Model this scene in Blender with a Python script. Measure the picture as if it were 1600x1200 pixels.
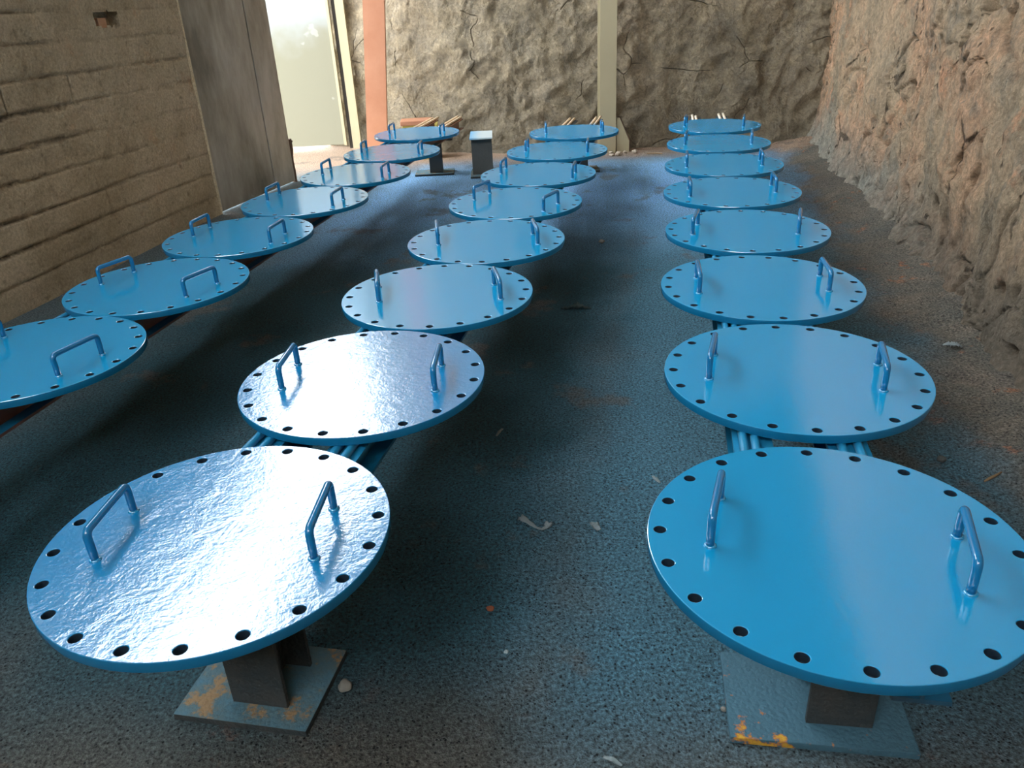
import bpy, bmesh, math, random
from mathutils import Vector, Matrix, noise
for o in list(bpy.data.objects): bpy.data.objects.remove(o, do_unlink=True)
S = bpy.context.scene
C = S.collection
U = 0.8                      # diameter of one steel disc in metres
pi = math.pi

# ------------------------------------------------------------------ camera
pit, roll = 0.457452185, -0.0522631237
fw = Vector((0, math.cos(pit), -math.sin(pit))); r0 = Vector((1, 0, 0)); u0 = r0.cross(fw)
rr = r0 * math.cos(roll) + u0 * math.sin(roll); uu = -r0 * math.sin(roll) + u0 * math.cos(roll)
cam = bpy.data.cameras.new('camera'); co = bpy.data.objects.new('camera', cam); C.objects.link(co)
M = Matrix((( rr.x, uu.x, -fw.x, 0), (rr.y, uu.y, -fw.y, 0), (rr.z, uu.z, -fw.z, 1.6), (0, 0, 0, 1)))
co.matrix_world = M
cam.sensor_width = 36; cam.lens = 1220.16 / 1600 * 36; cam.clip_start = 0.05; cam.clip_end = 300
S.camera = co

# ------------------------------------------------------------------ sky and exposure
W = bpy.data.worlds.new('sky'); S.world = W; W.use_nodes = True
nt = W.node_tree; nt.nodes.clear()
out = nt.nodes.new('ShaderNodeOutputWorld'); bg = nt.nodes.new('ShaderNodeBackground')
tc = nt.nodes.new('ShaderNodeTexCoord'); sep = nt.nodes.new('ShaderNodeSeparateXYZ'); cr = nt.nodes.new('ShaderNodeValToRGB')
nt.links.new(tc.outputs['Generated'], sep.inputs[0]); nt.links.new(sep.outputs['Z'], cr.inputs[0])
cr.color_ramp.elements[0].position = 0.0; cr.color_ramp.elements[0].color = (0.95, 0.93, 0.88, 1)
cr.color_ramp.elements[1].position = 0.6; cr.color_ramp.elements[1].color = (0.80, 0.90, 1.0, 1)
nt.links.new(cr.outputs[0], bg.inputs[0]); bg.inputs[1].default_value = 11.0
nt.links.new(bg.outputs[0], out.inputs[0])
vs = S.view_settings
vs.view_transform = 'Standard'; vs.look = 'None'; vs.gamma = 1.0; vs.use_curve_mapping = False; vs.exposure = 0.28
S.cycles.max_bounces = 8; S.cycles.diffuse_bounces = 5

# ------------------------------------------------------------------ helpers
def obj(name, bm, mat=None, parent=None, smooth=False, label=None):
    me = bpy.data.meshes.new(name)
    if smooth:
        for f in bm.faces: f.smooth = True
    bm.to_mesh(me); bm.free()
    o = bpy.data.objects.new(name, me); C.objects.link(o)
    if mat: me.materials.append(mat)
    if parent: o.parent = parent
    if label: o['label'] = label
    return o
def tag(o, label, cat, group=None):
    o['label'] = label; o['category'] = cat
    if group: o['group'] = group
    return o
def thing(name, label, cat, loc=(0, 0, 0), rz=0, group=None):
    o = bpy.data.objects.new(name, None); C.objects.link(o); o.empty_display_size = 0.05
    o.location = loc; o.rotation_euler = (0, 0, rz)
    return tag(o, label, cat, group)
def struct(o): o['kind'] = 'structure'; return o
def box(bm, lo, hi, mtx=None, bevel=0):
    vs_ = [bm.verts.new((x, y, z)) for x in (lo[0], hi[0]) for y in (lo[1], hi[1]) for z in (lo[2], hi[2])]
    F = [(0, 1, 3, 2), (4, 6, 7, 5), (0, 4, 5, 1), (2, 3, 7, 6), (0, 2, 6, 4), (1, 5, 7, 3)]
    fs = [bm.faces.new([vs_[i] for i in f]) for f in F]
    if bevel:
        es = list({e for f in fs for e in f.edges})
        r = bmesh.ops.bevel(bm, geom=es, offset=bevel, segments=2, affect='EDGES', profile=0.7)
        vs_ = list({v for f in r['faces'] for v in f.verts} | {v for v in vs_ if v.is_valid})
    if mtx:
        for v in vs_: v.co = mtx @ v.co
def tube(bm, pts, r, seg=14, cap=True, jit=0, rnd=None):
    pts = [Vector(p) for p in pts]; n = len(pts); rings = []
    ref = Vector((0.13, 0.27, 0.95)).normalized()
    for i, p in enumerate(pts):
        t = (pts[min(i + 1, n - 1)] - pts[max(i - 1, 0)]).normalized()
        if i == 0: nrm = (ref - t * ref.dot(t)).normalized()
        else: nrm = (nrm - t * nrm.dot(t)).normalized()
        b = t.cross(nrm); rad = r[i] if isinstance(r, (list, tuple)) else r
        ring = []
        for k in range(seg):
            a = 2 * pi * k / seg; q = rad * (1 + (rnd.uniform(-jit, jit) if rnd else 0))
            ring.append(bm.verts.new(p + (nrm * math.cos(a) + b * math.sin(a)) * q))
        rings.append(ring)
    for a, b in zip(rings, rings[1:]):
        for k in range(seg): bm.faces.new((a[k], a[(k + 1) % seg], b[(k + 1) % seg], b[k]))
    if cap: bm.faces.new(rings[0][::-1]); bm.faces.new(rings[-1])

# ------------------------------------------------------------------ material helpers
class N:
    def __init__(s, name):
        s.m = bpy.data.materials.new(name); s.m.use_nodes = True; s.t = s.m.node_tree
        s.b = s.t.nodes['Principled BSDF']; s.tc = s.t.nodes.new('ShaderNodeTexCoord')
        s.g = s.t.nodes.new('ShaderNodeNewGeometry')
        s.P = s.g.outputs['Position']; s.O = s.tc.outputs['Object']
    def L(s, a, b): s.t.links.new(a, b)
    def put(s, sock, v):
        if isinstance(v, bpy.types.NodeSocket): s.L(v, sock)
        elif isinstance(v, (tuple, list)) and len(v) == 3 and sock.type == 'RGBA': sock.default_value = (*v, 1)
        else: sock.default_value = v
    def noise(s, scale, detail=6, rough=0.6, vec=None, dist=0):
        n = s.t.nodes.new('ShaderNodeTexNoise'); n.inputs['Scale'].default_value = scale
        n.inputs['Detail'].default_value = detail; n.inputs['Roughness'].default_value = rough; n.inputs['Distortion'].default_value = dist
        s.L(vec or s.P, n.inputs['Vector']); return n.outputs['Fac']
    def vor(s, scale, feature='F1', vec=None, out='Distance'):
        n = s.t.nodes.new('ShaderNodeTexVoronoi'); n.feature = feature; n.inputs['Scale'].default_value = scale
        s.L(vec or s.P, n.inputs['Vector']); return n.outputs[out]
    def ramp(s, f, stops):
        n = s.t.nodes.new('ShaderNodeValToRGB'); s.L(f, n.inputs[0]); e = n.color_ramp.elements
        while len(e) < len(stops): e.new(0.5)
        for k, (p, c) in enumerate(stops):
            e[k].position = p; e[k].color = (*c, 1) if isinstance(c, (tuple, list)) else (c, c, c, 1)
        return n.outputs[0]
    def mix(s, f, a, b, mode='MIX'):
        n = s.t.nodes.new('ShaderNodeMix'); n.data_type = 'RGBA'; n.blend_type = mode
        s.put(n.inputs[0], f); s.put(n.inputs[6], a); s.put(n.inputs[7], b); return n.outputs[2]
    def math(s, op, a, b=0.0, c=None, clamp=False):
        n = s.t.nodes.new('ShaderNodeMath'); n.operation = op; n.use_clamp = clamp
        s.put(n.inputs[0], a); s.put(n.inputs[1], b)
        if c is not None: s.put(n.inputs[2], c)
        return n.outputs[0]
    def smooth(s, v, a, b, x=0.0, y=1.0):
        n = s.t.nodes.new('ShaderNodeMapRange'); n.interpolation_type = 'SMOOTHSTEP'
        s.put(n.inputs[0], v); n.inputs[1].default_value = a; n.inputs[2].default_value = b
        n.inputs[3].default_value = x; n.inputs[4].default_value = y; return n.outputs[0]
    def xyz(s, v=None):
        n = s.t.nodes.new('ShaderNodeSeparateXYZ'); s.L(v or s.P, n.inputs[0]); return n.outputs
    def mapping(s, scale, v=None, rot=(0, 0, 0)):
        n = s.t.nodes.new('ShaderNodeMapping'); n.inputs['Scale'].default_value = scale; n.inputs['Rotation'].default_value = rot
        s.L(v or s.P, n.inputs[0]); return n.outputs[0]
    def bump(s, h, dist=0.01, strength=1.0):
        n = s.t.nodes.new('ShaderNodeBump'); n.inputs['Strength'].default_value = strength; n.inputs['Distance'].default_value = dist
        s.L(h, n.inputs['Height']); s.L(n.outputs[0], s.b.inputs['Normal']); return n
    def fin(s, col, rough=0.6, metal=0.0, coat=0.0, spec=0.5):
        s.put(s.b.inputs['Base Color'], col); s.put(s.b.inputs['Roughness'], rough)
        s.b.inputs['Metallic'].default_value = metal; s.b.inputs['Coat Weight'].default_value = coat
        s.b.inputs['Coat Roughness'].default_value = 0.04; s.b.inputs['Specular IOR Level'].default_value = spec
        return s.m

BLUE = (0.006, 0.235, 0.52)
def make_materials():
    m = {}
    n = N('blue_gloss_paint')
    col = n.mix(n.noise(3, 3), (0.003, 0.275, 0.53), (0.005, 0.295, 0.57))
    n.bump(n.math('ADD', n.noise(60, 2, 0.5), n.math('MULTIPLY', n.noise(9, 2, 0.5), 1.5)), 0.0006, 0.5)
    m['paint'] = n.fin(col, 0.12, spec=0.5); n.b.inputs['IOR'].default_value = 2.4
    n = N('blue_gloss_paint_rough_coat')       # plates whose paint dried with an orange-peel grain
    wob = n.noise(14, 5, 0.62, vec=n.mapping((1, 1, 1), n.O), dist=0.6)
    n.bump(n.math('ADD', wob, n.math('MULTIPLY', n.noise(90, 3, 0.6), 0.35)), 0.0035, 0.5)
    m['paint_peel'] = n.fin((0.003, 0.225, 0.49), 0.16, spec=0.5); n.b.inputs['IOR'].default_value = 2.4
    n = N('blue_paint_handle')
    m['handle'] = n.fin((0.004, 0.16, 0.36), 0.14, coat=0.5)
    # overspray helper: rust-red primer with blue on the upward faces within the painted stretch
    def sprayed(name, base1, base2, y0, y1, ymin=-9, sidemix=0.25):
        n = N(name)
        base = n.mix(n.ramp(n.noise(7, 5), [(0.35, 0.0), (0.65, 1.0)]), base1, base2)
        nz = n.xyz(n.g.outputs['Normal'])[2]; y = n.xyz()[1]
        up = n.smooth(nz, 0.0, 0.6, sidemix, 1.0)
        yy = n.math('ADD', y, n.math('MULTIPLY', n.noise(6), 0.3))
        f = n.math('MULTIPLY', up, n.math('MULTIPLY', n.smooth(yy, y1 - 0.12, y1 + 0.1, 1, 0), n.smooth(yy, ymin, ymin + 0.3)))
        col = n.mix(f, base, (0.012, 0.22, 0.40))
        n.bump(n.noise(70, 3), 0.002, 0.5)
        return n.fin(col, 0.45)
    m['beam'] = sprayed('red_primer_steel', (0.23, 0.085, 0.045), (0.15, 0.06, 0.035), 0, 8.15, sidemix=0.05)
    m['beam_blue'] = sprayed('oversprayed_primer_steel', (0.03, 0.045, 0.055), (0.02, 0.035, 0.05), 0, 8.1, ymin=1.08, sidemix=0.6)
    m['rod'] = sprayed('cream_round_bar', (0.75, 0.55, 0.34), (0.80, 0.64, 0.45), 0, 8.05, sidemix=0.9)
    m['rod_white'] = sprayed('pale_round_bar', (0.85, 0.78, 0.66), (0.80, 0.64, 0.45), 0, 7.85, sidemix=0.9)
    n = N('stand_steel')
    nz = n.xyz(n.g.outputs['Normal'])[2]
    base = n.mix(n.ramp(n.noise(9, 6), [(0.4, 0.0), (0.7, 1.0)]), (0.03, 0.042, 0.045), (0.055, 0.055, 0.05))
    dust = n.ramp(n.noise(14, 6, 0.7), [(0.40, (0.30, 0.19, 0.09)), (0.47, (0.09, 0.16, 0.18)), (0.8, (0.06, 0.19, 0.27))])
    rim = n.xyz(n.P)[1]
    col = n.mix(n.smooth(nz, 0.3, 0.9), base, dust)
    n.bump(n.math('SUBTRACT', n.noise(120, 4), n.vor(90)), 0.004, 0.7)
    m['stand'] = n.fin(col, 0.8)
    n = N('stand_plate_flaking_paint')
    fl = n.noise(22, 5, 0.65)
    xx = n.xyz(n.P); front = n.math('SUBTRACT', n.smooth(xx[1], 1.25, 1.34, 0.15, 0.0), n.smooth(xx[0], 0.56, 0.68, 0.0, 0.14))
    e = n.math('ADD', fl, front)
    col = n.ramp(e, [(0.62, (0.055, 0.14, 0.185)), (0.66, (0.45, 0.17, 0.05)), (0.71, (0.60, 0.33, 0.03))])
    n.bump(n.math('SUBTRACT', n.noise(120, 4), n.vor(90)), 0.004, 0.7)
    m['stand_flake'] = n.fin(col, 0.8)
    n = N('spare_stand_top')
    x = n.xyz()[0]; xs = n.math('ADD', x, n.math('MULTIPLY', n.noise(12), 0.12))
    col = n.mix(n.smooth(xs, -0.29, -0.1), (0.03, 0.38, 0.70), (0.55, 0.62, 0.62))
    m['spare_top'] = n.fin(col, 0.35)
    n = N('grey_primer_column')
    col = n.mix(n.noise(5, 5), (0.055, 0.06, 0.055), (0.09, 0.09, 0.08)); n.bump(n.noise(80), 0.002)
    m['dark_col'] = n.fin(col, 0.6)

    # floor: dirt with blue paint overspray along the rows
    n = N('dirt_floor_with_blue_overspray')
    X = n.xyz(); x, y = X[0], X[1]
    rows = [(0.2044, -2.82 * U, 2.2, 8.1, 0.32, 0.55), (0.2354, -1.2966 * U, 1.85, 7.9, 0.48, 0.75), (0.2081, 0.5128 * U, 1.65, 7.9, 0.45, 0.7)]
    wob = n.math('MULTIPLY', n.math('SUBTRACT', n.noise(1.6, 4), 0.5), 0.7)
    tot = None
    for a, b, y0, y1, w0, w1 in rows:
        d = n.math('ABSOLUTE', n.math('SUBTRACT', n.math('SUBTRACT', x, n.math('MULTIPLY', y, a)), b))
        d = n.math('ADD', d, wob)
        f = n.smooth(d, w0, w1 + 0.25, 1, 0)
        f = n.math('MULTIPLY', f, n.smooth(n.math('ADD', y, wob), y0 - 0.75, y0 - 0.1))
        f = n.math('MULTIPLY', f, n.smooth(n.math('ADD', y, wob), y1 + 0.1, y1 + 1.0, 1, 0))
        tot = f if tot is None else n.math('MAXIMUM', tot, f)
    fine = n.noise(95, 5, 0.7); mid = n.noise(3.2, 6, 0.65)
    dirt = n.ramp(mid, [(0.32, (0.125, 0.12, 0.10)), (0.55, (0.185, 0.16, 0.125)), (0.75, (0.27, 0.21, 0.155))])
    pink = n.smooth(n.math('ADD', y, n.math('MULTIPLY', mid, 1.0)), 8.6, 9.4)
    dirt = n.mix(pink, dirt, (0.46, 0.32, 0.22))
    rust = n.math('MULTIPLY', n.smooth(n.noise(9, 5, 0.7), 0.56, 0.66), n.smooth(n.noise(1.7, 2), 0.45, 0.62))
    dirt = n.mix(n.math('MULTIPLY', rust, 0.8), dirt, (0.40, 0.15, 0.06))
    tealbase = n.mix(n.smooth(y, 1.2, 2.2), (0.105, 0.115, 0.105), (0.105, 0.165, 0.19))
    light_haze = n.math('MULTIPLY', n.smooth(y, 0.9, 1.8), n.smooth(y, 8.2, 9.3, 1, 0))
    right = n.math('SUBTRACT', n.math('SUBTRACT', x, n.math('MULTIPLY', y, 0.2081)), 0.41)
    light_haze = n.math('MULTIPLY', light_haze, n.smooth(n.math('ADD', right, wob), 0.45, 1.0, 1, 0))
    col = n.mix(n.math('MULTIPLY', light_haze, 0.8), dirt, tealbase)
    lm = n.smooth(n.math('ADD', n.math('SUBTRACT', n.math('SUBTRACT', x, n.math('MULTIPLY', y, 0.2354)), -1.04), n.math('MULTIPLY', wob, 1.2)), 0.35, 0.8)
    spray = n.mix(lm, (0.030, 0.105, 0.135), (0.085, 0.215, 0.285))      # darker teal paints in the shade round the left and middle rows
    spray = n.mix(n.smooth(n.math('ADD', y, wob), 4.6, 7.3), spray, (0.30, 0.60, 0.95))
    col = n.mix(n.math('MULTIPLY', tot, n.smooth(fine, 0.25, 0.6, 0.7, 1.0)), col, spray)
    # patches where bare dirt still shows through
    bare = n.math('MULTIPLY', n.smooth(n.noise(2.3, 5, 0.6, vec=n.mapping((1, 0.8, 1))), 0.57, 0.66), 0.6)
    col = n.mix(bare, col, n.mix(n.smooth(y, 2, 4), (0.17, 0.14, 0.11), (0.16, 0.14, 0.12)))
    grit = n.vor(75, out='Distance')
    pits = n.smooth(grit, 0.10, 0.34, 0.0, 1.0)
    sel = n.smooth(n.noise(40, 3, 0.6), 0.46, 0.54)
    col = n.mix(n.math('MULTIPLY', n.math('SUBTRACT', 1.0, pits), sel), col, (0.012, 0.018, 0.02))
    col = n.mix(1.0, col, n.ramp(fine, [(0.34, 0.35), (0.5, 0.95), (0.66, 1.75)]), 'MULTIPLY')
    h = n.math('ADD', n.math('MULTIPLY', fine, 1.0), n.math('MULTIPLY', n.noise(28, 4), 1.2))
    h = n.math('ADD', h, n.math('MULTIPLY', pits, 0.5))
    n.bump(h, 0.02, 1.0)
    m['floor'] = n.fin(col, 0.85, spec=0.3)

    # rock of the far wall
    n = N('rough_rock_far')
    big = n.noise(0.9, 5, 0.6); md = n.noise(6, 8, 0.7, dist=0.4)
    col = n.ramp(big, [(0.35, (0.32, 0.255, 0.165)), (0.5, (0.42, 0.335, 0.22)), (0.65, (0.50, 0.40, 0.27))])
    col = n.mix(n.ramp(md, [(0.35, 0.5), (0.6, 0.0)]), col, (0.20, 0.185, 0.16))
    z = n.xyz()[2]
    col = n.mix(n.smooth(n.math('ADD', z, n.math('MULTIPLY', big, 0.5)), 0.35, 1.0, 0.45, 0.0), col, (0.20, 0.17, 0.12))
    wv = n.t.nodes.new('ShaderNodeMix'); wv.data_type = 'VECTOR'; wv.inputs[0].default_value = 0.12
    nn_ = n.t.nodes.new('ShaderNodeTexNoise'); nn_.inputs['Scale'].default_value = 2.2; nn_.inputs['Detail'].default_value = 6; n.L(n.P, nn_.inputs['Vector'])
    n.L(n.P, wv.inputs[4]); n.L(nn_.outputs['Color'], wv.inputs[5])
    ed = n.vor(1.5, 'DISTANCE_TO_EDGE', vec=wv.outputs[1])
    crk = n.math('MULTIPLY', n.smooth(ed, 0.001, 0.009, 1, 0), n.smooth(n.noise(1.9, 3), 0.50, 0.58))
    col = n.mix(n.math('MULTIPLY', crk, 0.6), col, (0.06, 0.045, 0.03))
    col = n.mix(1.0, col, n.ramp(n.noise(38, 6, 0.75), [(0.36, 0.78), (0.64, 1.2)]), 'MULTIPLY')
    col = n.mix(1.0, col, n.ramp(n.noise(9, 6, 0.7, dist=1.2), [(0.36, 0.82), (0.62, 1.15)]), 'MULTIPLY')
    hh = n.math('SUBTRACT', n.math('ADD', md, n.math('MULTIPLY', n.noise(25, 8, 0.75), 0.6)), n.math('MULTIPLY', crk, 0.8))
    n.bump(hh, 0.09, 1.0)
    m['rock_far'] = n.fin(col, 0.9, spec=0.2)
    n = N('earthy_rock_right')
    big = n.noise(1.1, 5, 0.6); md = n.noise(7, 8, 0.72, vec=n.mapping((1, 1, 0.6)), dist=0.3)
    col = n.ramp(big, [(0.32, (0.38, 0.30, 0.20)), (0.47, (0.52, 0.375, 0.24)), (0.58, (0.62, 0.38, 0.23)), (0.72, (0.58, 0.42, 0.28))])
    col = n.mix(n.ramp(md, [(0.36, 0.7), (0.5, 0.0)]), col, (0.29, 0.25, 0.19))
    col = n.mix(n.smooth(n.noise(2.6, 6, 0.7), 0.56, 0.68, 0, 0.6), col, (0.72, 0.36, 0.20))
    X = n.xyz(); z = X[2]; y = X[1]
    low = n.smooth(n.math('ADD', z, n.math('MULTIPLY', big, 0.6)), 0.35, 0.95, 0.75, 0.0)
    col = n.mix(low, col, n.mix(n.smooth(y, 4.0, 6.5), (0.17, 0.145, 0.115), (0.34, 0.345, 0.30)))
    holes = n.smooth(n.vor(7, vec=n.mapping((1, 1, 0.55))), 0.06, 0.16)
    patch = n.smooth(n.noise(2.1, 4), 0.48, 0.60)
    pit2 = n.math('MULTIPLY', n.smooth(n.vor(13, vec=n.mapping((1, 1, 0.5), rot=(0.25, 0, 0))), 0.08, 0.2, 1, 0), n.smooth(n.noise(3.3, 3), 0.46, 0.56))
    ed = n.vor(2.6, 'DISTANCE_TO_EDGE', vec=n.mapping((1, 1, 0.5), rot=(0.3, 0, 0)))
    crk = n.math('MULTIPLY', n.smooth(n.math('ADD', ed, n.math('MULTIPLY', n.math('SUBTRACT', md, 0.5), 0.12)), 0.0, 0.02, 1, 0), patch)
    col = n.mix(n.math('MULTIPLY', n.math('MAXIMUM', pit2, crk), 0.75), col, (0.06, 0.045, 0.032))
    col = n.mix(1.0, col, n.ramp(n.noise(45, 6, 0.75), [(0.36, 0.78), (0.64, 1.2)]), 'MULTIPLY')
    col = n.mix(1.0, col, n.ramp(n.noise(12, 6, 0.7, vec=n.mapping((1, 1, 0.6)), dist=0.8), [(0.38, 0.8), (0.60, 1.22)]), 'MULTIPLY')
    hh = n.math('ADD', n.math('ADD', md, n.math('MULTIPLY', holes, 0.4)), n.math('MULTIPLY', n.noise(30, 8, 0.75), 0.8))
    hh = n.math('SUBTRACT', hh, n.math('MULTIPLY', n.math('MAXIMUM', pit2, crk), 0.8))
    n.bump(hh, 0.07, 1.0)
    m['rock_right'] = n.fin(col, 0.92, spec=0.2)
    n = N('old_concrete_blockwork')
    big = n.noise(1.4, 5, 0.6)
    col = n.ramp(big, [(0.35, (0.41, 0.335, 0.22)), (0.55, (0.50, 0.415, 0.285)), (0.7, (0.56, 0.46, 0.33))])
    col = n.mix(n.smooth(n.noise(4, 6, 0.7), 0.58, 0.70, 0, 0.5), col, (0.50, 0.33, 0.20))
    col = n.mix(n.smooth(n.noise(11, 7, 0.75), 0.55, 0.68, 0, 0.55), col, (0.18, 0.15, 0.10))
    col = n.mix(1.0, col, n.ramp(n.noise(55, 5, 0.75), [(0.36, 0.78), (0.64, 1.2)]), 'MULTIPLY')
    at = n.t.nodes.new('ShaderNodeAttribute'); at.attribute_name = 'joint'
    jn = n.math('MULTIPLY', at.outputs['Fac'], n.smooth(n.noise(5, 5, 0.7), 0.40, 0.58))
    col = n.mix(jn, col, (0.02, 0.018, 0.015))
    n.bump(n.math('ADD', n.noise(30, 8, 0.75), n.math('MULTIPLY', n.noise(9, 5), 1.2)), 0.022, 0.8)
    m['concrete'] = n.fin(col, 0.92, spec=0.2)
    n = N('stained_steel_sheet')
    st = n.noise(1.6, 6, 0.65, vec=n.mapping((1, 1, 0.35))); s2 = n.noise(4, 5, 0.6)
    col = n.ramp(st, [(0.38, (0.16, 0.15, 0.12)), (0.52, (0.32, 0.30, 0.25)), (0.64, (0.46, 0.44, 0.39))])
    col = n.mix(n.smooth(s2, 0.66, 0.72, 0, 0.5), col, (0.50, 0.50, 0.46))
    m['leaf'] = n.fin(col, n.ramp(s2, [(0.3, 0.35), (0.7, 0.6)]), metal=0.15)
    n = N('cream_sheet_panel')
    z = n.xyz()[2]; st = n.noise(1.2, 4)
    col = n.mix(n.smooth(n.math('ADD', z, st), 1.6, 2.1), (0.23, 0.22, 0.16), (0.32, 0.34, 0.335))  # upper door paler and bluish: overexposed daylight put into the colour
    col = n.mix(n.smooth(n.noise(3.5, 3), 0.66, 0.70, 0, 0.4), col, (0.45, 0.45, 0.41))
    m['cream'] = n.fin(col, 0.9, spec=0.2)
    n = N('khaki_painted_steel')
    col = n.mix(n.noise(2.5, 5), (0.37, 0.31, 0.19), (0.44, 0.38, 0.24)); m['khaki'] = n.fin(col, 0.45)
    n = N('salmon_primer_steel')
    col = n.mix(n.ramp(n.noise(3.5, 5), [(0.3, 0), (0.7, 1)]), (0.40, 0.165, 0.085), (0.47, 0.215, 0.12)); m['salmon'] = n.fin(col, 0.55)
    n = N('yellow_paint'); m['yellow'] = n.fin(n.mix(n.noise(8), (0.55, 0.42, 0.08), (0.42, 0.36, 0.10)), 0.6)
    n = N('dark_rusty_edge'); m['rusty'] = n.fin(n.mix(n.noise(20), (0.05, 0.035, 0.025), (0.16, 0.09, 0.05)), 0.8)
    n = N('dark_bore'); m['bore'] = n.fin((0.008, 0.02, 0.035), 0.5)  # near-black colour on the bolt-hole walls
    n = N('blue_paint_edge_shade'); m['edge'] = n.fin(n.mix(n.noise(30), (0.004, 0.13, 0.27), (0.006, 0.17, 0.34)), 0.25)  # shade on the disc rims is put into a darker blue
    n = N('dark_gap'); m['dark'] = n.fin((0.03, 0.025, 0.02), 0.9)
    n = N('corrugated_roof_sheet'); m['roof'] = n.fin(n.mix(n.noise(2), (0.045, 0.045, 0.04), (0.07, 0.065, 0.06)), 0.7)
    n = N('timber'); m['wood'] = n.fin(n.mix(n.noise(12, vec=n.mapping((1, 6, 6))), (0.50, 0.28, 0.16), (0.36, 0.20, 0.11)), 0.7)
    n = N('thin_plastic_film'); m['film'] = n.fin((0.36, 0.42, 0.42), 0.3)
    n = N('grubby_plastic_film'); m['film_dark'] = n.fin(n.mix(n.noise(30), (0.05, 0.10, 0.11), (0.14, 0.20, 0.20)), 0.5)
    n = N('pale_plastic_film'); m['film_pale'] = n.fin((0.42, 0.50, 0.50), 0.35)
    n = N('dry_stick'); m['stick'] = n.fin(n.mix(n.noise(30), (0.30, 0.20, 0.10), (0.20, 0.13, 0.07)), 0.8)
    n = N('pebble'); m['pebble'] = n.fin(n.mix(n.noise(30), (0.30, 0.27, 0.22), (0.18, 0.18, 0.16)), 0.8)
    n = N('dark_pebble'); m['pebble_dark'] = n.fin(n.mix(n.noise(30), (0.05, 0.07, 0.07), (0.10, 0.10, 0.09)), 0.8)
    n = N('rubble'); m['rubble'] = n.fin(n.mix(n.noise(18), (0.42, 0.35, 0.27), (0.30, 0.24, 0.17)), 0.9)
    n = N('rust_scale'); m['rustscale'] = n.fin(n.mix(n.noise(60), (0.30, 0.10, 0.04), (0.20, 0.06, 0.03)), 0.9)
    return m
MT = make_materials()

# ------------------------------------------------------------------ setting geometry (all in metres)
def xr(y): return 1.944 * U + 0.205 * y            # foot line of the right wall
def xl(y): return -4.845 * U + 0.194 * y           # foot line of the left wall
rnd = random.Random(4)

def grid_bm(nu, nv, f):
    bm = bmesh.new(); V = [[bm.verts.new(f(i / nu, j / nv)) for j in range(nv + 1)] for i in range(nu + 1)]
    for i in range(nu):
        for j in range(nv): bm.faces.new((V[i][j], V[i + 1][j], V[i + 1][j + 1], V[i][j + 1]))
    return bm, V

# floor with a low bank of loose earth along the right wall
def floor_f(a, b):
    x = -12 + 18 * a; y = -3.5 + 14.5 * b
    d = xr(y) - x; z = 0.0
    if d < 0.6: z += 0.07 * ((0.6 - max(d, -0.4)) / 0.6) ** 2 * (0.6 + 0.6 * noise.noise(Vector((x * 2, y * 1.3, 1))))
    edge = min(1, abs(d) / 0.4)
    z += 0.003 * noise.noise(Vector((x * 3, y * 3, 0)))
    if d < 0.6: z += 0.03 * noise.noise(Vector((x * 9, y * 9, 3))) * min(1, (0.6 - d) / 0.3)
    return (x, y, z)
bm, _ = grid_bm(300, 240, floor_f)
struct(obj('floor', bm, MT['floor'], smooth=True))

def rock(p, amp, s=1.0, ani=(1, 1, 1)):
    q = Vector((p.x * s * ani[0], p.y * s * ani[1], p.z * s * ani[2]))
    d, _p = noise.voronoi(q * 1.3 + noise.noise_vector(q * 1.1) * 0.35)
    cell = d[1] - d[0]
    h = 0.55 * noise.fractal(q * 0.8, 0.9, 2.1, 6) + 0.35 * min(cell * 1.6, 0.7)
    d2, _p = noise.voronoi(q * 3.7 + noise.noise_vector(q * 3) * 0.3)
    h += 0.16 * (d2[0]) + 0.10 * noise.ridged_multi_fractal(q * 3.1, 0.8, 2.2, 4, 1.0, 2.0) * 0.5
    return h * amp

# right wall
def right_f(a, b):
    y = -3.4 + 13.2 * a; z = -0.1 + 5.2 * b; x = xr(y) + 0.08
    q = Vector((0, y, z))
    h = 0.11 * noise.fractal(Vector((2, y * 0.7, z * 0.6)), 0.9, 2.1, 4)
    n3 = noise.noise_vector(Vector((3, y * 3, z * 3)))
    h += 0.035 * noise.fractal(Vector((5, y * 4.0, z * 2.6)) + n3 * 0.3, 0.6, 2.2, 6)
    d3, _p = noise.voronoi(Vector((0, y * 6.0, z * 3.8)) + n3 * 0.8)
    m = noise.noise(Vector((9, y * 1.9, z * 1.7)))
    pit_ = max(0.0, 0.34 - d3[0]) * 0.26 * max(0.0, min(1.0, m * 4 + 0.2))
    d4, _p = noise.voronoi(Vector((4, y * 15, z * 11)) + n3)
    pit_ += max(0.0, 0.30 - d4[0]) * 0.06
    cr_ = noise.voronoi(Vector((7, y * 1.6, z * 0.9)) + n3 * 0.5)[0]; e = cr_[1] - cr_[0]
    if m > -0.1: pit_ += max(0.0, 0.05 - e) * 0.9
    base = max(0, 0.30 - z) ** 2 * 0.9
    return (x - h - base + pit_ + 0.04 * z, y, z)
bm, _ = grid_bm(860, 330, right_f)
bmesh.ops.reverse_faces(bm, faces=bm.faces)
struct(obj('wall_right', bm, MT['rock_right'], smooth=True))

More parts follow.
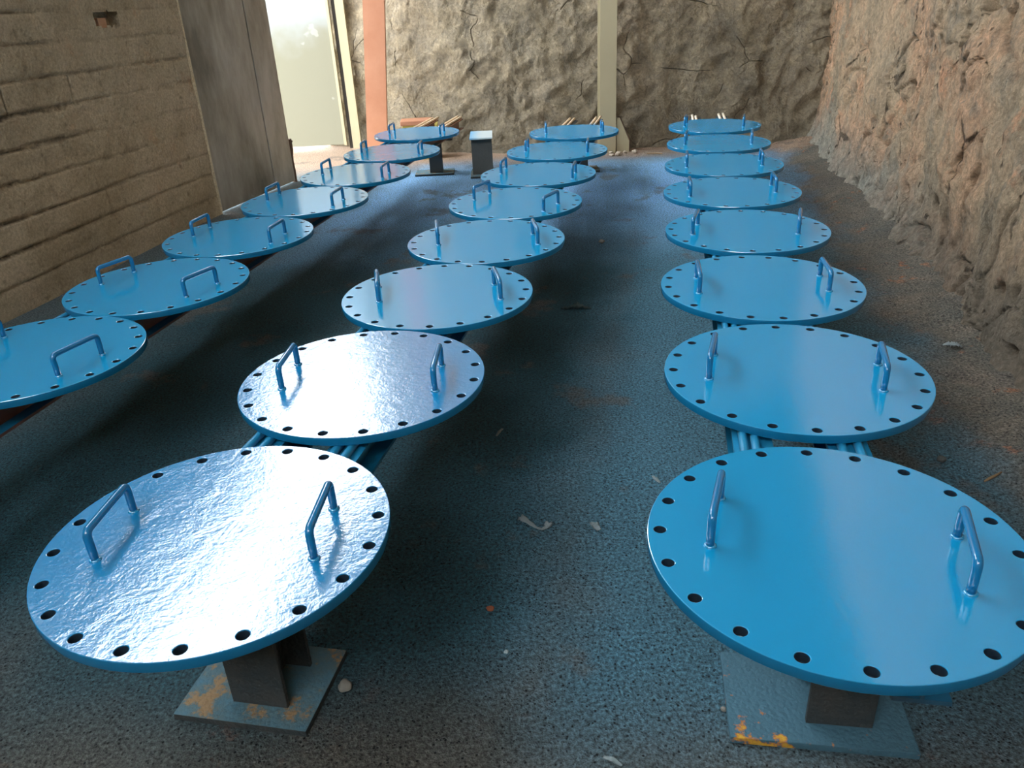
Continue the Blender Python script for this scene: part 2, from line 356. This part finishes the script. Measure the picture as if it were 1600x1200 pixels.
# far wall: polyline in plan
FP = [(-2.75 * U, 13.25 * U), (-2.0 * U, 12.85 * U), (-0.77 * U, 12.0 * U), (0.17 * U, 11.75 * U), (2.0 * U, 11.6 * U), (2.9 * U, 11.5 * U), (4.6 * U, 11.3 * U), (5.2 * U, 11.25 * U)]
FL = [0]
for p, q in zip(FP, FP[1:]): FL.append(FL[-1] + math.dist(p, q))
def far_pt(t):
    s = t * FL[-1]
    for k in range(len(FP) - 1):
        if s <= FL[k + 1] + 1e-6:
            f = (s - FL[k]) / (FL[k + 1] - FL[k]); p, q = FP[k], FP[k + 1]
            return p[0] + (q[0] - p[0]) * f, p[1] + (q[1] - p[1]) * f
    return FP[-1]
def far_f(a, b):
    x, y = far_pt(a); z = -0.1 + 6.9 * b
    h = rock(Vector((x, 3.3, z)), 0.17, 1.0)
    h += 0.030 * noise.ridged_multi_fractal(Vector((x * 2.6, 1.0, z * 2.6)) + noise.noise_vector(Vector((x * 2, 0, z * 2))) * 0.5, 0.7, 2.2, 6, 1.0, 2.0)
    return (x, y + 0.10 - h - max(0, 0.3 - z) * 0.2, z)
bm, _ = grid_bm(420, 340, far_f)
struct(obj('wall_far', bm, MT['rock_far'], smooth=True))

# left blockwork wall with courses; solid wall of real thickness with a small niche
LW0, LW1 = -3.0, 6.98; LH = 3.73
d_l = Vector((0.194, 1, 0)).normalized(); n_l = Vector((1, -0.194, 0)).normalized()   # n_l points into the room
LBASE = Vector((xl(0), 0, 0))
def lw(s, z, off): # s measured along the wall from y=0
    return LBASE + d_l * s + n_l * off + Vector((0, 0, z))
s0, s1 = LW0, 6.98 / d_l.y
ch = 0.189
def block_d(s, z):
    z0 = z - 0.164; row = math.floor(z0 / ch); fz = z0 - row * ch
    w = 0.006 + 0.004 * noise.noise(Vector((s * 2, row, 0)))
    dz = min(fz, ch - fz)
    bl = 0.62; fs = (s + 0.31 * (row % 2) + 0.17 * row) % bl; ds = min(fs, bl - fs)
    wz = dz + 0.010 * noise.noise(Vector((s * 4, z * 4, 2)))
    j = 0.0
    if wz < 0.014: j = 1.0
    if ds < 0.007 and noise.noise(Vector((row * 3.3, math.floor((s + 5) / bl), 5))) > 0.15: j = max(j, 0.8)
    fade = 0.35 + 0.65 * max(0, min(1, (6.4 - s) / 2.2))
    fadeN = max(0, min(1, 0.55 + 1.6 * noise.noise(Vector((s * 0.9, row * 1.7, 8)))))
    return j * fade * fadeN
NI = (6.07, 6.34, 1.560, 1.655)      # niche rectangle s0,s1,z0,z1
ns_, nz_ = 760, 300
bm = bmesh.new(); lay = bm.verts.layers.float.new('joint'); V = []
for i in range(ns_ + 1):
    col = []
    for j in range(nz_ + 1):
        s = 2.2 + (s1 - 2.2) * i / ns_; z = LH * j / nz_
        jj = block_d(s, z)
        off = -0.022 * jj + 0.010 * noise.fractal(Vector((s * 3, z * 3, 0)), 0.8, 2.1, 5) + 0.035 * noise.noise(Vector((s * 0.6, z * 0.7, 4)))
        v = bm.verts.new(lw(s, z, off)); v[lay] = jj; col.append(v)
    V.append(col)
for i in range(ns_):
    for j in range(nz_):
        s = 2.2 + (s1 - 2.2) * (i + .5) / ns_; z = LH * (j + .5) / nz_
        e = 0.012 * noise.noise(Vector((s * 20, z * 20, 0)))
        if NI[0] + e < s < NI[1] + e and NI[2] + e < z < NI[3] + e: continue
        bm.faces.new((V[i][j + 1], V[i + 1][j + 1], V[i + 1][j], V[i][j]))
# end face, top, back, near run
def quad(a, b, c, d): bm.faces.new([bm.verts.new(p) for p in (a, b, c, d)])
T = 0.24
quad(lw(s1, 0, -T), lw(s1, LH, -T), lw(s1, LH, 0.03), lw(s1, 0, 0.03))
quad(lw(s0, LH, 0.03), lw(s1, LH, 0.03), lw(s1, LH, -T), lw(s0, LH, -T))
quad(lw(s0, 0, -T), lw(s1, 0, -T), lw(s1, LH, -T), lw(s0, LH, -T))
quad(lw(s0, 0, 0.0), lw(s0, LH, 0.0), lw(2.2, LH, 0.0), lw(2.2, 0, 0.0))
# niche interior
a, b, c, d = NI; a -= .02; b += .02; c -= .02; d += .02; q = -0.10
quad(lw(a, c, -.005), lw(b, c, -.005), lw(b, c, q), lw(a, c, q)); quad(lw(a, d, q), lw(b, d, q), lw(b, d, -.005), lw(a, d, -.005))
quad(lw(a, c, q), lw(a, d, q), lw(a, d, -.005), lw(a, c, -.005)); quad(lw(b, c, -.005), lw(b, d, -.005), lw(b, d, q), lw(b, c, q))
quad(lw(a, c, q), lw(b, c, q), lw(b, d, q), lw(a, d, q))
struct(obj('wall_left', bm, MT['concrete'], smooth=True))
bm = bmesh.new()
for k in range(1):
    box(bm, (-.045, -.03, 0), (.045, .03, .075), bevel=0.004)
o = obj('wood_block', bm, MT['wood']); o.location = lw(6.165, 1.541, -0.045); o.rotation_euler = (0, 0, math.atan2(d_l.y, d_l.x))
tag(o, 'small orange-brown block stuck in the broken niche of the left blockwork wall', 'block')

# back wall behind the camera
bm = bmesh.new(); box(bm, (-5.0, -3.35, 0), (1.6, -3.1, 4.2)); struct(obj('wall_back', bm, MT['concrete']))

# roof: a corrugated single pitch, low at the right, open over the left far bay
def roof_sheet(name, P, nu):
    # P: four corners (a,b,c,d): a-b low edge along y, d-c high edge along y
    A, B, Cc, D = map(Vector, P); bm = bmesh.new(); rows = []
    for i in range(nu + 1):
        t = i / nu; p = A.lerp(B, t); q = D.lerp(Cc, t); z = 0.018 * (1 if i % 4 in (0, 1) else -1)
        rows.append([bm.verts.new(p + Vector((0, 0, z))), bm.verts.new(q + Vector((0, 0, z)))])
    for r1, r2 in zip(rows, rows[1:]): bm.faces.new((r1[0], r2[0], r2[1], r1[1]))
    o = obj(name, bm, MT['roof']); md = o.modifiers.new('thick', 'SOLIDIFY'); md.thickness = 0.01
    return struct(o)
RZ0, RZ1 = 3.85, 6.9
roof_sheet('ceiling', [(4.6, -3.4, RZ0), (4.6, 9.6, RZ0), (-3.45, 11.0, RZ1), (-3.45, -3.4, RZ1)], 260)
# the unseen near end of the high side is walled up to the roof to cut light; beyond it the band above the left wall is open to the sky
bm = bmesh.new()
A_, B_ = lw(LW0, LH, 0), lw(2.6, LH, 0)  # unseen closed stretch, lengthened to cut light on the near left floor
quad(A_, B_, B_ + Vector((0, 0, 3.3)), A_ + Vector((0, 0, 3.3)))
quad(B_, B_ - n_l * 0.24, B_ - n_l * 0.24 + Vector((0, 0, 3.3)), B_ + Vector((0, 0, 3.3)))
struct(obj('wall_left_upper', bm, MT['concrete']))

# steel gate leaf standing against the end of the left wall
G0 = Vector((-3.15 * U + .02, 8.72 * U + .03, 0)); G1 = Vector((-2.67 * U, 10.31 * U, 0))
gd = (G1 - G0); gl = gd.length; gang = math.atan2(gd.y, gd.x)
g = thing('metal_gate_leaf', 'stained grey sheet-metal gate leaf beside the left blockwork wall', 'gate', G0, gang)
bm = bmesh.new(); box(bm, (0.0, 0.0, 0.02), (gl * 0.70, 0.05, 2.85), bevel=0.004); obj('sheet_panel', bm, MT['leaf'], g)
bm = bmesh.new(); box(bm, (gl * 0.70 + 0.016, -0.004, 0.02), (gl, 0.05, 2.85), bevel=0.004); obj('sheet_panel', bm, MT['leaf'], g)
bm = bmesh.new(); box(bm, (gl * 0.70 - 0.01, 0.02, 0.02), (gl * 0.70 + 0.02, 0.045, 2.8)); obj('seam', bm, MT['dark'], g, label='dark vertical seam')
bm = bmesh.new(); pts = []
for k in range(9):
    z = 0.0 + 0.43 * k / 8; w = 0.02 + 0.012 * rnd.random(); pts.append((z, w))
tube(bm, [(gl + 0.03 + 0.01 * rnd.random(), 0.02, z) for z, w in pts], [w for z, w in pts], 8)
box(bm, (gl - 0.005, 0.005, 0.39), (gl + 0.085, 0.045, 0.41))
obj('guide_bracket', bm, MT['rusty'], g, label='rusty bent bracket at the foot')

# bright cream sheet door across the opening and its frame post
DY = 12.75 * U
dr = thing('sheet_door', 'tall cream sheet door brightly lit by daylight in the far left opening', 'door', (-2.40 * U, DY, 0), 0.0)
bm = bmesh.new(); box(bm, (-1.75, 0, 0.06), (-0.03, 0.05, 3.6), bevel=0.004); obj('door_sheet', bm, MT['cream'], dr)
bm = bmesh.new(); box(bm, (-0.03, -0.01, 0.05), (0.005, 0.05, 3.6), bevel=0.003); obj('edge_angle', bm, MT['khaki'], dr)
fp = thing('frame_post', 'narrow khaki steel frame post between the cream door and the rock', 'post', (-2.32 * U, DY + 0.02, 0))
bm = bmesh.new(); box(bm, (0.01, 0, 0.0), (0.115, 0.06, 3.9), bevel=0.003); obj('post_body', bm, MT['khaki'], fp)
bm = bmesh.new(); box(bm, (-0.035, 0.03, 0.0), (0.01, 0.05, 3.9)); obj('gap_strip', bm, MT['dark'], fp, label='dark strip for the shaded gap beside the door edge')  # solid dark strip paints in the shaded gap next to the door

# salmon primed plank leaning on the far wall
y_o = 11.80 * U
sp = thing('salmon_post', 'salmon-pink primed steel channel leaning upright against the far rock wall', 'post', (-1.945 * U, y_o, 0))
bm = bmesh.new()
lean = Matrix(((1, 0, 0.095, 0), (0, 1, 0, 0), (0, 0, 1, 0), (0, 0, 0, 1)))
box(bm, (0, 0, 0), (0.235, 0.012, 5.0), lean, bevel=0); obj('channel_web', bm, MT['salmon'], sp)
for x0 in (0, 0.223):
    bm = bmesh.new(); box(bm, (x0, 0.012, 0), (x0 + 0.012, 0.09, 5.0), lean); obj('channel_flange', bm, MT['salmon'], sp)

# khaki steel column with base gusset
gx = 1.395 * U; gy = 11.22 * U
gc = thing('steel_column', 'khaki steel column rising in front of the far rock wall', 'column', (gx, gy, 0))
bm = bmesh.new(); box(bm, (0, 0, 0), (0.18, 0.012, 5.6), bevel=0.002); obj('column_flange', bm, MT['khaki'], gc)
bm = bmesh.new(); box(bm, (0, 0.188, 0), (0.195, 0.20, 5.6), bevel=0.002); obj('column_flange', bm, MT['khaki'], gc)
bm = bmesh.new(); box(bm, (0.092, 0.012, 0), (0.103, 0.188, 5.6)); obj('column_web', bm, MT['khaki'], gc)
bm = bmesh.new()
prof = [(0.195, 0.0), (0.335, 0.0), (0.335, 0.12), (0.225, 0.37), (0.195, 0.37)]
a = [bm.verts.new((x, 0.03, z)) for x, z in prof]; b = [bm.verts.new((x, 0.045, z)) for x, z in prof]
bm.faces.new(a); bm.faces.new(b[::-1])
for i in range(5): bm.faces.new((a[i], b[i], b[(i + 1) % 5], a[(i + 1) % 5]))
gs = obj('gusset_plate', bm, MT['khaki'], gc)
bm = bmesh.new(); tube(bm, [(0.21, 0.037, 0.385), (0.232, 0.037, 0.37), (0.343, 0.037, 0.122), (0.343, 0.037, 0.0)], 0.008, 8)
obj('rusty_edge', bm, MT['rusty'], gs, label='rusty cut edge')

# crate behind the left row
ct = thing('painted_crate', 'yellow box with a salmon-pink top behind the far end of the left row', 'box', (-1.12 * U, 11.62 * U, 0), 0.05)
bm = bmesh.new(); box(bm, (-.19, -.12, 0), (.205, .12, .38), bevel=.006); obj('box_body', bm, MT['yellow'], ct)
bm = bmesh.new(); box(bm, (-.21, -.135, .38), (.14, .13, .43), bevel=.012); obj('box_top', bm, MT['salmon'], ct)

# ------------------------------------------------------------------ discs
ZT = 0.634 * U; TH = 0.026; ZB = ZT - TH; RODR = 0.012; ZBEAM = ZB - 2 * RODR; BH = 0.104; BW = 0.108
def plate_mesh():
    cu = bpy.data.curves.new('plate', 'CURVE'); cu.dimensions = '2D'; cu.fill_mode = 'BOTH'
    bv = 0.0018
    def ring(cx, cy, r, n):
        s = cu.splines.new('POLY'); s.points.add(n - 1); s.use_cyclic_u = True
        for k in range(n): a = 2 * pi * k / n; s.points[k].co = (cx + r * math.cos(a), cy + r * math.sin(a), 0, 1)
    ring(0, 0, U / 2 - bv, 160)
    for k in range(20): a = 2 * pi * k / 20; ring(0.4645 * U * math.cos(a), 0.4645 * U * math.sin(a), 0.0138 + bv, 28)
    cu.extrude = TH / 2 - bv; cu.bevel_depth = bv; cu.bevel_resolution = 1
    o = bpy.data.objects.new('tmp', cu); C.objects.link(o)
    dg = bpy.context.evaluated_depsgraph_get(); me = bpy.data.meshes.new_from_object(o.evaluated_get(dg))
    bpy.data.objects.remove(o); me.name = 'plate'
    for v in me.vertices: v.co.z += TH / 2
    # rim and hole walls smooth, flat faces flat
    for p in me.polygons: p.use_smooth = abs(p.normal.z) < 0.2
    return me
PM = plate_mesh(); PMP = PM.copy()
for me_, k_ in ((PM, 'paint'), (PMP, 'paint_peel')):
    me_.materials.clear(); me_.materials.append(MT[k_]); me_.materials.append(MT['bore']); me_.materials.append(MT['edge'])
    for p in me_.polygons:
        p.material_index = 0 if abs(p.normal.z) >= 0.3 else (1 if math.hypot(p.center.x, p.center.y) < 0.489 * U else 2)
def handle_bm():
    bm = bmesh.new(); L = 0.235 * U / 2; H = 0.096 * U; R = 0.016; r = 0.0097
    pts = [(0, -L, 0.0), (0, -L, 0.03), (0, -L, H - R)]
    for k in range(1, 7): a = pi / 2 * k / 6; pts.append((0, -L + R - R * math.cos(a), H - R + R * math.sin(a)))
    pts.append((0, 0, H))
    pts += [(x, -y, z) for x, y, z in pts[:-1][::-1]]
    tube(bm, pts, r, 16); return bm, L
hb, HL = handle_bm(); hm = bpy.data.meshes.new('handle')
for f in hb.faces: f.smooth = True
hb.to_mesh(hm); hb.free(); hm.materials.append(MT['handle'])
def weld_mesh():
    bm = bmesh.new(); r_ = random.Random(2)
    pts = [(0.0098 * math.cos(2 * pi * k / 16), 0.0098 * math.sin(2 * pi * k / 16), 0.0012) for k in range(17)]
    tube(bm, pts, [0.0026 * (1 + 0.9 * r_.random()) for _ in pts], 8, cap=False)
    me = bpy.data.meshes.new('weld')
    for f in bm.faces: f.smooth = True
    bm.to_mesh(me); bm.free(); me.materials.append(MT['paint']); return me
WM = weld_mesh()

DISC = {  # name: (x, y, direction to right handle, handle bar angle, hole phase, radius factor)
 'R1': (.682, 1.362, -22, 69, 6.5), 'R2': (.888, 2.203, -16, 71, 8.3), 'R3': (1.036, 3.022, -6, 80, 13.5), 'R4': (1.219, 3.844, -10, 69, 6.2),
 'R5': (1.375, 4.684, 0, 80, 16), 'R6': (1.545, 5.500, -7, 78, 3), 'R7': (1.730, 6.349, -14, 74, 9), 'R8': (1.922, 7.225, -20, 72, 5),
 'M1': (-.706, 1.508, -4, 87, 6.3), 'M2': (-.488, 2.331, -8, 87, 8.3), 'M3': (-.292, 3.122, -5, 98, 16.8), 'M4': (-.093, 3.902, -9, 95, 15.3),
 'M5': (.077, 4.694, -43, 60, 12.6), 'M6': (.257, 5.507, -31, 78, 4), 'M7': (.454, 6.387, -21, 82, 11), 'M8': (.675, 7.299, -9, 88, 2),
 'L1': (-1.768, 2.667, -25, 67, 3.6), 'L2': (-1.592, 3.450, -27, 64, 10.1), 'L3': (-1.456, 4.252, -25, 80, 18), 'L4': (-1.262, 5.043, -29, 80, 1.1),
 'L5': (-1.064, 5.847, -28, 82, 7), 'L6': (-.897, 6.711, -23, 86, 14), 'L7': (-.775, 7.695, -23, 82, 5)}
ORD = ['first', 'second', 'third', 'fourth', 'fifth', 'sixth', 'seventh', 'eighth']
ROWN = {'R': 'right row', 'M': 'middle row', 'L': 'left row'}
LAST = {'R': 8, 'M': 8, 'L': 7}
EXTRA = {
 'M1': 'glossy blue disc half washed white by glare, nearest in the middle row',
 'M2': 'blue disc with a bright bluish glint, second in the middle row',
 'R1': 'saturated blue disc cut by the right picture edge, nearest in the right row',
 'L1': 'teal-blue disc cut by the left picture edge, nearest in the left row',
 'M8': 'small blue disc in front of the khaki column, last in the middle row',
 'R8': 'small blue disc nearest the far rock corner, last in the right row',
 'L7': 'small bright blue disc below the salmon post, last in the left row',
 'L4': 'blue disc mirroring the pale door, fourth from the front in the left row'}
def build_disc():
    t = thing('blind_flange', '', 'steel disc')
    p = bpy.data.objects.new('plate', PM); C.objects.link(p); p.parent = t
    for s in (-1, 1):
        h = bpy.data.objects.new('handle', hm); C.objects.link(h); h.parent = t
        for e in (-1, 1):
            w = bpy.data.objects.new('weld', WM); C.objects.link(w); w.parent = h; w.location = (0, e * HL, 0)
    return t
def copy_tree(o, parent=None):
    c = o.copy(); C.objects.link(c); c.parent = parent
    for ch in list(o.children): copy_tree(ch, c)
    return c
proto = build_disc(); first = True
for k, (x, y, phi, psi, ph) in DISC.items():
    t = proto if first else copy_tree(proto)
    first = False
    t.location = (x, y, ZB); t.rotation_euler = (0, 0, 0)
    i = int(k[1:]); row = ROWN[k[0]]
    t['label'] = EXTRA.get(k, 'blue steel disc with two handles, %s from the front in the %s' % (ORD[i - 1], row))
    t['group'] = 'blue steel discs of the ' + row
    hs = [c for c in t.children if c.name.startswith('handle')]
    pl = [c for c in t.children if c.name.startswith('plate')][0]
    pl.rotation_euler = (0, 0, math.radians(ph))
    pl.data = PMP if k in ('M1', 'M2') else PM
    rad = (0.335 if k[0] == 'L' else 0.315) * U
    if k in ('M5', 'M6'): rad = 0.345 * U
    for s, h in zip((-1, 1), hs):
        a = math.radians(phi); h.location = (s * rad * math.cos(a), s * rad * math.sin(a), TH)
        h.rotation_euler = (0, 0, math.radians(psi - 90))

# ------------------------------------------------------------------ beams, bars and stands
ROW = {  # x = a*y + b in metres: centre lines of the left and right beams, y range, disc-axis line
 'R': dict(a=.2081, b=.5128 * U, off=(-.170 * U, .152 * U), y=((1.30, 8.10), (1.055, 8.10)), name='right row', rods=((-.028, .004), (-.022, .022))),
 'M': dict(a=.2354, b=-1.2966 * U, off=(-.215 * U, .112 * U), y=((1.30, 8.35), (1.30, 8.35)), name='middle row', rods=((-.030, .016), (-.018, .022))),
 'L': dict(a=.2044, b=-2.8753 * U, off=(-.290 * U, .045 * U), y=((1.5, 8.95), (1.5, 8.95)), name='left row', rods=((-.025, .025), (-.025, .025)))}
def hbeam_bm(L, w, h, tw=0.007, tf=0.011):
    bm = bmesh.new()
    P = [(-w / 2, 0), (w / 2, 0), (w / 2, tf), (tw / 2, tf), (tw / 2, h - tf), (w / 2, h - tf), (w / 2, h), (-w / 2, h), (-w / 2, h - tf), (-tw / 2, h - tf), (-tw / 2, tf), (-w / 2, tf)]
    a = [bm.verts.new((x, 0, z)) for x, z in P]; b = [bm.verts.new((x, L, z)) for x, z in P]; n = len(P)
    bm.faces.new(a); bm.faces.new(b[::-1])
    for i in range(n): bm.faces.new((a[i], b[i], b[(i + 1) % n], a[(i + 1) % n]))
    bmesh.ops.recalc_face_normals(bm, faces=bm.faces)
    return bm
for rk, R in ROW.items():
    ang = math.atan2(1, R['a']) - pi / 2; sc = math.hypot(1, R['a'])
    for side in (0, 1):
        y0, y1 = R['y'][side]; L = (y1 - y0) * sc; x0 = R['a'] * y0 + R['b'] + R['off'][side]
        sn = ('left', 'right')[side]
        o = obj('steel_beam', hbeam_bm(L, BW, BH), MT['beam'] if rk == 'L' else (MT['beam_blue'] if rk == 'M' else MT['beam_blue']))
        o.location = (x0, y0, ZBEAM - BH); o.rotation_euler = (0, 0, ang)
        tag(o, '%s of the two long I-beams carrying the discs of the %s' % (sn, R['name']), 'steel beam', 'beams under the ' + R['name'])
        for q, ro in enumerate(R['rods'][side]):
            bm = bmesh.new(); ex = rnd.uniform(0.0, 0.12); ys = rnd.uniform(0.0, 0.15)
            rl = L + ex - ys - 0.02; nn = 60
            tube(bm, [(ro, ys + rl * i / nn, RODR) for i in range(nn + 1)], RODR, 12)
            b = obj('round_bar', bm, MT['rod_white'] if rk == 'R' else MT['rod'], smooth=True)
            b.location = (x0, y0, ZBEAM); b.rotation_euler = (0, 0, ang)
            tag(b, '%s round bar lying on the %s beam under the discs of the %s' % (('left', 'right')[q], sn, R['name']), 'round bar', 'round bars under the ' + R['name'])
ZS = ZBEAM - BH
def stand(label, x, y, rz, pw, pd, h, colw, mats=('stand', 'stand', 'stand'), topw=None, topd=None, cx=0, group=None, tl=None):
    t = thing('steel_stand', label, 'stand', (x, y, 0), rz, group)
    bm = bmesh.new(); box(bm, (-pw / 2, -pd / 2, 0), (pw / 2, pd / 2, 0.02), bevel=0.003); obj('base_plate', bm, MT[mats[0]], t)
    hb_ = hbeam_bm(h - 0.035, colw, colw, 0.009, 0.012)
    o = obj('column', hb_, MT[mats[1]], t); o.rotation_euler = (pi / 2, 0, 0); o.location = (cx, 0, 0)
    me = o.data
    for v in me.vertices: v.co = Vector((v.co.x, v.co.z - colw / 2, 0.02 + v.co.y))
    o.rotation_euler = (0, 0, 0); me.flip_normals()
    bm = bmesh.new(); box(bm, (-(topw or pw) / 2, -(topd or pd) / 2, h - 0.015), ((topw or pw) / 2, (topd or pd) / 2, h), bevel=0.003)
    o = obj('top_plate', bm, MT[mats[2]], t)
    if tl: o['label'] = tl
    return t
stand('dark steel stand with a square foot plate under the nearest disc of the middle row', -.907 * U + .03, 1.86 * U + .03, -.21, .36, .27, ZS, .15, topw=.40, topd=.16, cx=.03)
stand('steel stand with blue-sprayed flaking foot plate under the nearest disc of the right row', .85 * U + .02, 1.71 * U, -.17, .42, .27, ZS, .15, mats=('stand_flake', 'stand', 'stand'), topw=.40, topd=.16, cx=.045)
stand('dark steel stand under the far end of the left row, beside the spare stand', -.86 * U, 10.42 * U, 0.0, .40, .26, ZS, .13, mats=('stand', 'dark_col', 'stand'), topw=.42, topd=.16, cx=.02)
stand('steel stand under the far end of the middle row, its foot plate showing', 1.02 * U, 10.12 * U, 0.0, .36, .26, ZS, .13, mats=('stand', 'dark_col', 'stand'), topw=.42, topd=.16)
stand('steel stand hidden beneath the far discs of the right row', 2.55 * U, 9.3 * U, 0.0, .36, .26, ZS, .13, mats=('stand', 'dark_col', 'stand'), topw=.42, topd=.16)
stand('steel stand beneath the near end of the left row', -2.55 * U, 2.15 * U, 0.0, .36, .26, ZS, .13, mats=('stand', 'dark_col', 'stand'), topw=.44, topd=.16)
stand('spare free-standing steel stand with a blue and white top, between left and middle rows', -.225 * U, 10.21 * U, 0.0, .25, .42, .395, .205, mats=('stand', 'dark_col', 'spare_top'), topw=.225, topd=.46, tl='top plate sprayed blue at the near side and whitish beyond')

# ------------------------------------------------------------------ litter on the floor
def at(px, py, z=0.0):
    d = fw + rr * ((px - 800) / 1220.16) - uu * ((py - 600) / 1220.16)
    t = (z - 1.6) / d.z; return Vector((d.x * t, d.y * t, z))
def litter(name, label, cat, px, py, bm, mat, rz=0, smooth=True):
    o = obj(name, bm, mat, smooth=smooth); o.location = at(px, py, 0.0); o.rotation_euler = (0, 0, rz); tag(o, label, cat); return o
def stone(r, seed, flat=0.7):
    bm = bmesh.new(); bmesh.ops.create_icosphere(bm, subdivisions=3, radius=r)
    for v in bm.verts:
        k = 1 + 0.35 * noise.noise(v.co / r * 1.3 + Vector((seed, 0, 0))); v.co = Vector((v.co.x * k, v.co.y * k, v.co.z * k * flat))
    z = min(v.co.z for v in bm.verts)
    for v in bm.verts: v.co.z -= z
    return bm
def film(path, w, seed, thick=0.0015):
    """crumpled ribbon of plastic following a path of (x, y, z)"""
    r_ = random.Random(seed); bm = bmesh.new(); n = len(path) * 5; top = []
    P = [Vector(p) for p in path]
    for i in range(n):
        t = i / (n - 1) * (len(P) - 1); k = min(int(t), len(P) - 2); p = P[k].lerp(P[k + 1], t - k); d = (P[k + 1] - P[k]).normalized()
        s = Vector((-d.y, d.x, 0)); ww = (w[k] + (w[k + 1] - w[k]) * (t - k)) if isinstance(w, list) else w
        row = []
        for j in range(5):
            f = (j - 2) / 2; row.append(bm.verts.new(p + s * f * ww + Vector((0, 0, 0.003 + r_.random() * ww * 0.55 + (0.4 * ww if j % 2 else 0)))))
        top.append(row)
    for a_, b_ in zip(top, top[1:]):
        for j in range(4): bm.faces.new((a_[j], b_[j], b_[j + 1], a_[j + 1]))
    bmesh.ops.solidify(bm, geom=bm.faces[:], thickness=thick)
    z = min(v.co.z for v in bm.verts)
    for v in bm.verts: v.co.z -= z
    return bm
litter('plastic_strip', 'twisted grey strip of torn film with flared ends, between the two front discs', 'plastic scrap', 838, 822,
       film([(-.052, .045, .004), (-.035, .03, 0), (0, -.01, 0), (.02, -.022, 0), (.035, -.012, 0), (.045, .008, .002)], [.016, .013, .005, .006, .012, .016], 3), MT['film'])
litter('plastic_scrap', 'small pale crumpled film scrap right of the twisted plastic strip', 'plastic scrap', 930, 824,
       film([(-.012, .022, .003), (0, 0, .006), (.012, -.022, 0)], [.006, .016, .008], 5), MT['film_pale'])
litter('plastic_scrap', 'pale upright wisp of film beside the left rim of the nearest right-row disc', 'plastic scrap', 1027, 752,
       film([(-.012, .03, .004), (-.004, .01, .002), (.008, -.012, 0)], [.004, .010, .004], 6), MT['film_pale'])
litter('paper_sliver', 'narrow dull sliver of film lying right of the second middle-row disc', 'plastic scrap', 780, 676,
       film([(-.012, -.03, 0), (.0, 0, .002), (.014, .03, 0)], [.004, .007, .005], 8), MT['film'])
litter('dry_leaf_scrap', 'dark shrivelled rag with thin arms on the floor right of the third middle-row disc', 'rag', 905, 484,
       film([(-.10, .03, 0), (-.05, .02, .006), (-.01, 0, .018), (.03, .0, .01), (.07, .004, 0)], [.010, .016, .030, .018, .004], 11), MT['film_dark'])
litter('pebble', 'small pale pebble with a dark side between the fourth middle-row and right-row discs', 'pebble', 940, 380, stone(.02, 2), MT['pebble'])
litter('pebble', 'dark rounded stone on the floor right of the nearest right-row disc rim', 'pebble', 1470, 722, stone(.016, 4), MT['pebble_dark'])
litter('pebble', 'white speck of stone on the dark floor near the bottom centre', 'pebble', 791, 1020, stone(.006, 5), MT['film_pale'])
litter('pebble', 'tiny pale pebble left of the flaking stand foot plate', 'pebble', 1131, 1110, stone(.007, 7), MT['pebble'])
litter('rust_clump', 'brown clump of crumbled rust beside the foot plate of the middle-row front stand', 'rust clump', 540, 1076, stone(.018, 9), MT['pebble'])
litter('rust_flake', 'flat orange rust flake alone on the dark floor between the two front discs', 'rust flake', 766, 952, stone(.012, 12, 0.25), MT['rustscale'])
bm = bmesh.new(); tube(bm, [(-.045, -.022, .006), (-.02, -.008, .008), (.01, .006, .01), (.045, .03, .006)], [.003, .006, .005, .003], 8, jit=.2, rnd=rnd)
litter('dry_stick', 'short yellow-brown stick on the earth at the right edge beyond the nearest disc', 'stick', 1552, 748, bm, MT['stick'])
litter('plastic_scrap', 'white film scrap at the bottom edge of the floor between the front stands', 'plastic scrap', 958, 1190,
       film([(-.022, .014, .0), (0, 0, .004), (.02, -.014, 0)], [.004, .008, .004], 15), MT['film_pale'])
o = litter('candy_wrapper', 'crumpled bluish wrapper on the earth at the foot of the right rock wall', 'wrapper', 1486, 552,
       film([(-.04, .02, .0), (-.015, .01, .006), (.015, -.01, .008), (.035, -.015, 0)], [.008, .018, .02, .010], 17), MT['film'])
o.location.z = 0.034
r2_ = random.Random(8)
for k in range(7):
    x = gx + 0.1 + r2_.uniform(-.06, .28); y = gy - r2_.uniform(.05, .20); s = stone(r2_.uniform(.018, .04), k + 20, .6)
    o = obj('rubble_stone', s, MT['rubble'], smooth=True); o.location = (x, y, 0)
    tag(o, 'rough tan rubble stone heaped at the foot of the khaki steel column', 'stone', 'rubble at the foot of the khaki column')
bm = bmesh.new(); tube(bm, [(-.09, .02, .01), (0, 0, .012), (.07, -.03, .008)], .006, 6)
o = obj('dry_stick', bm, MT['stick']); o.location = at(1024, 241); tag(o, 'thin stick on the pinkish dirt right of the khaki column', 'stick')
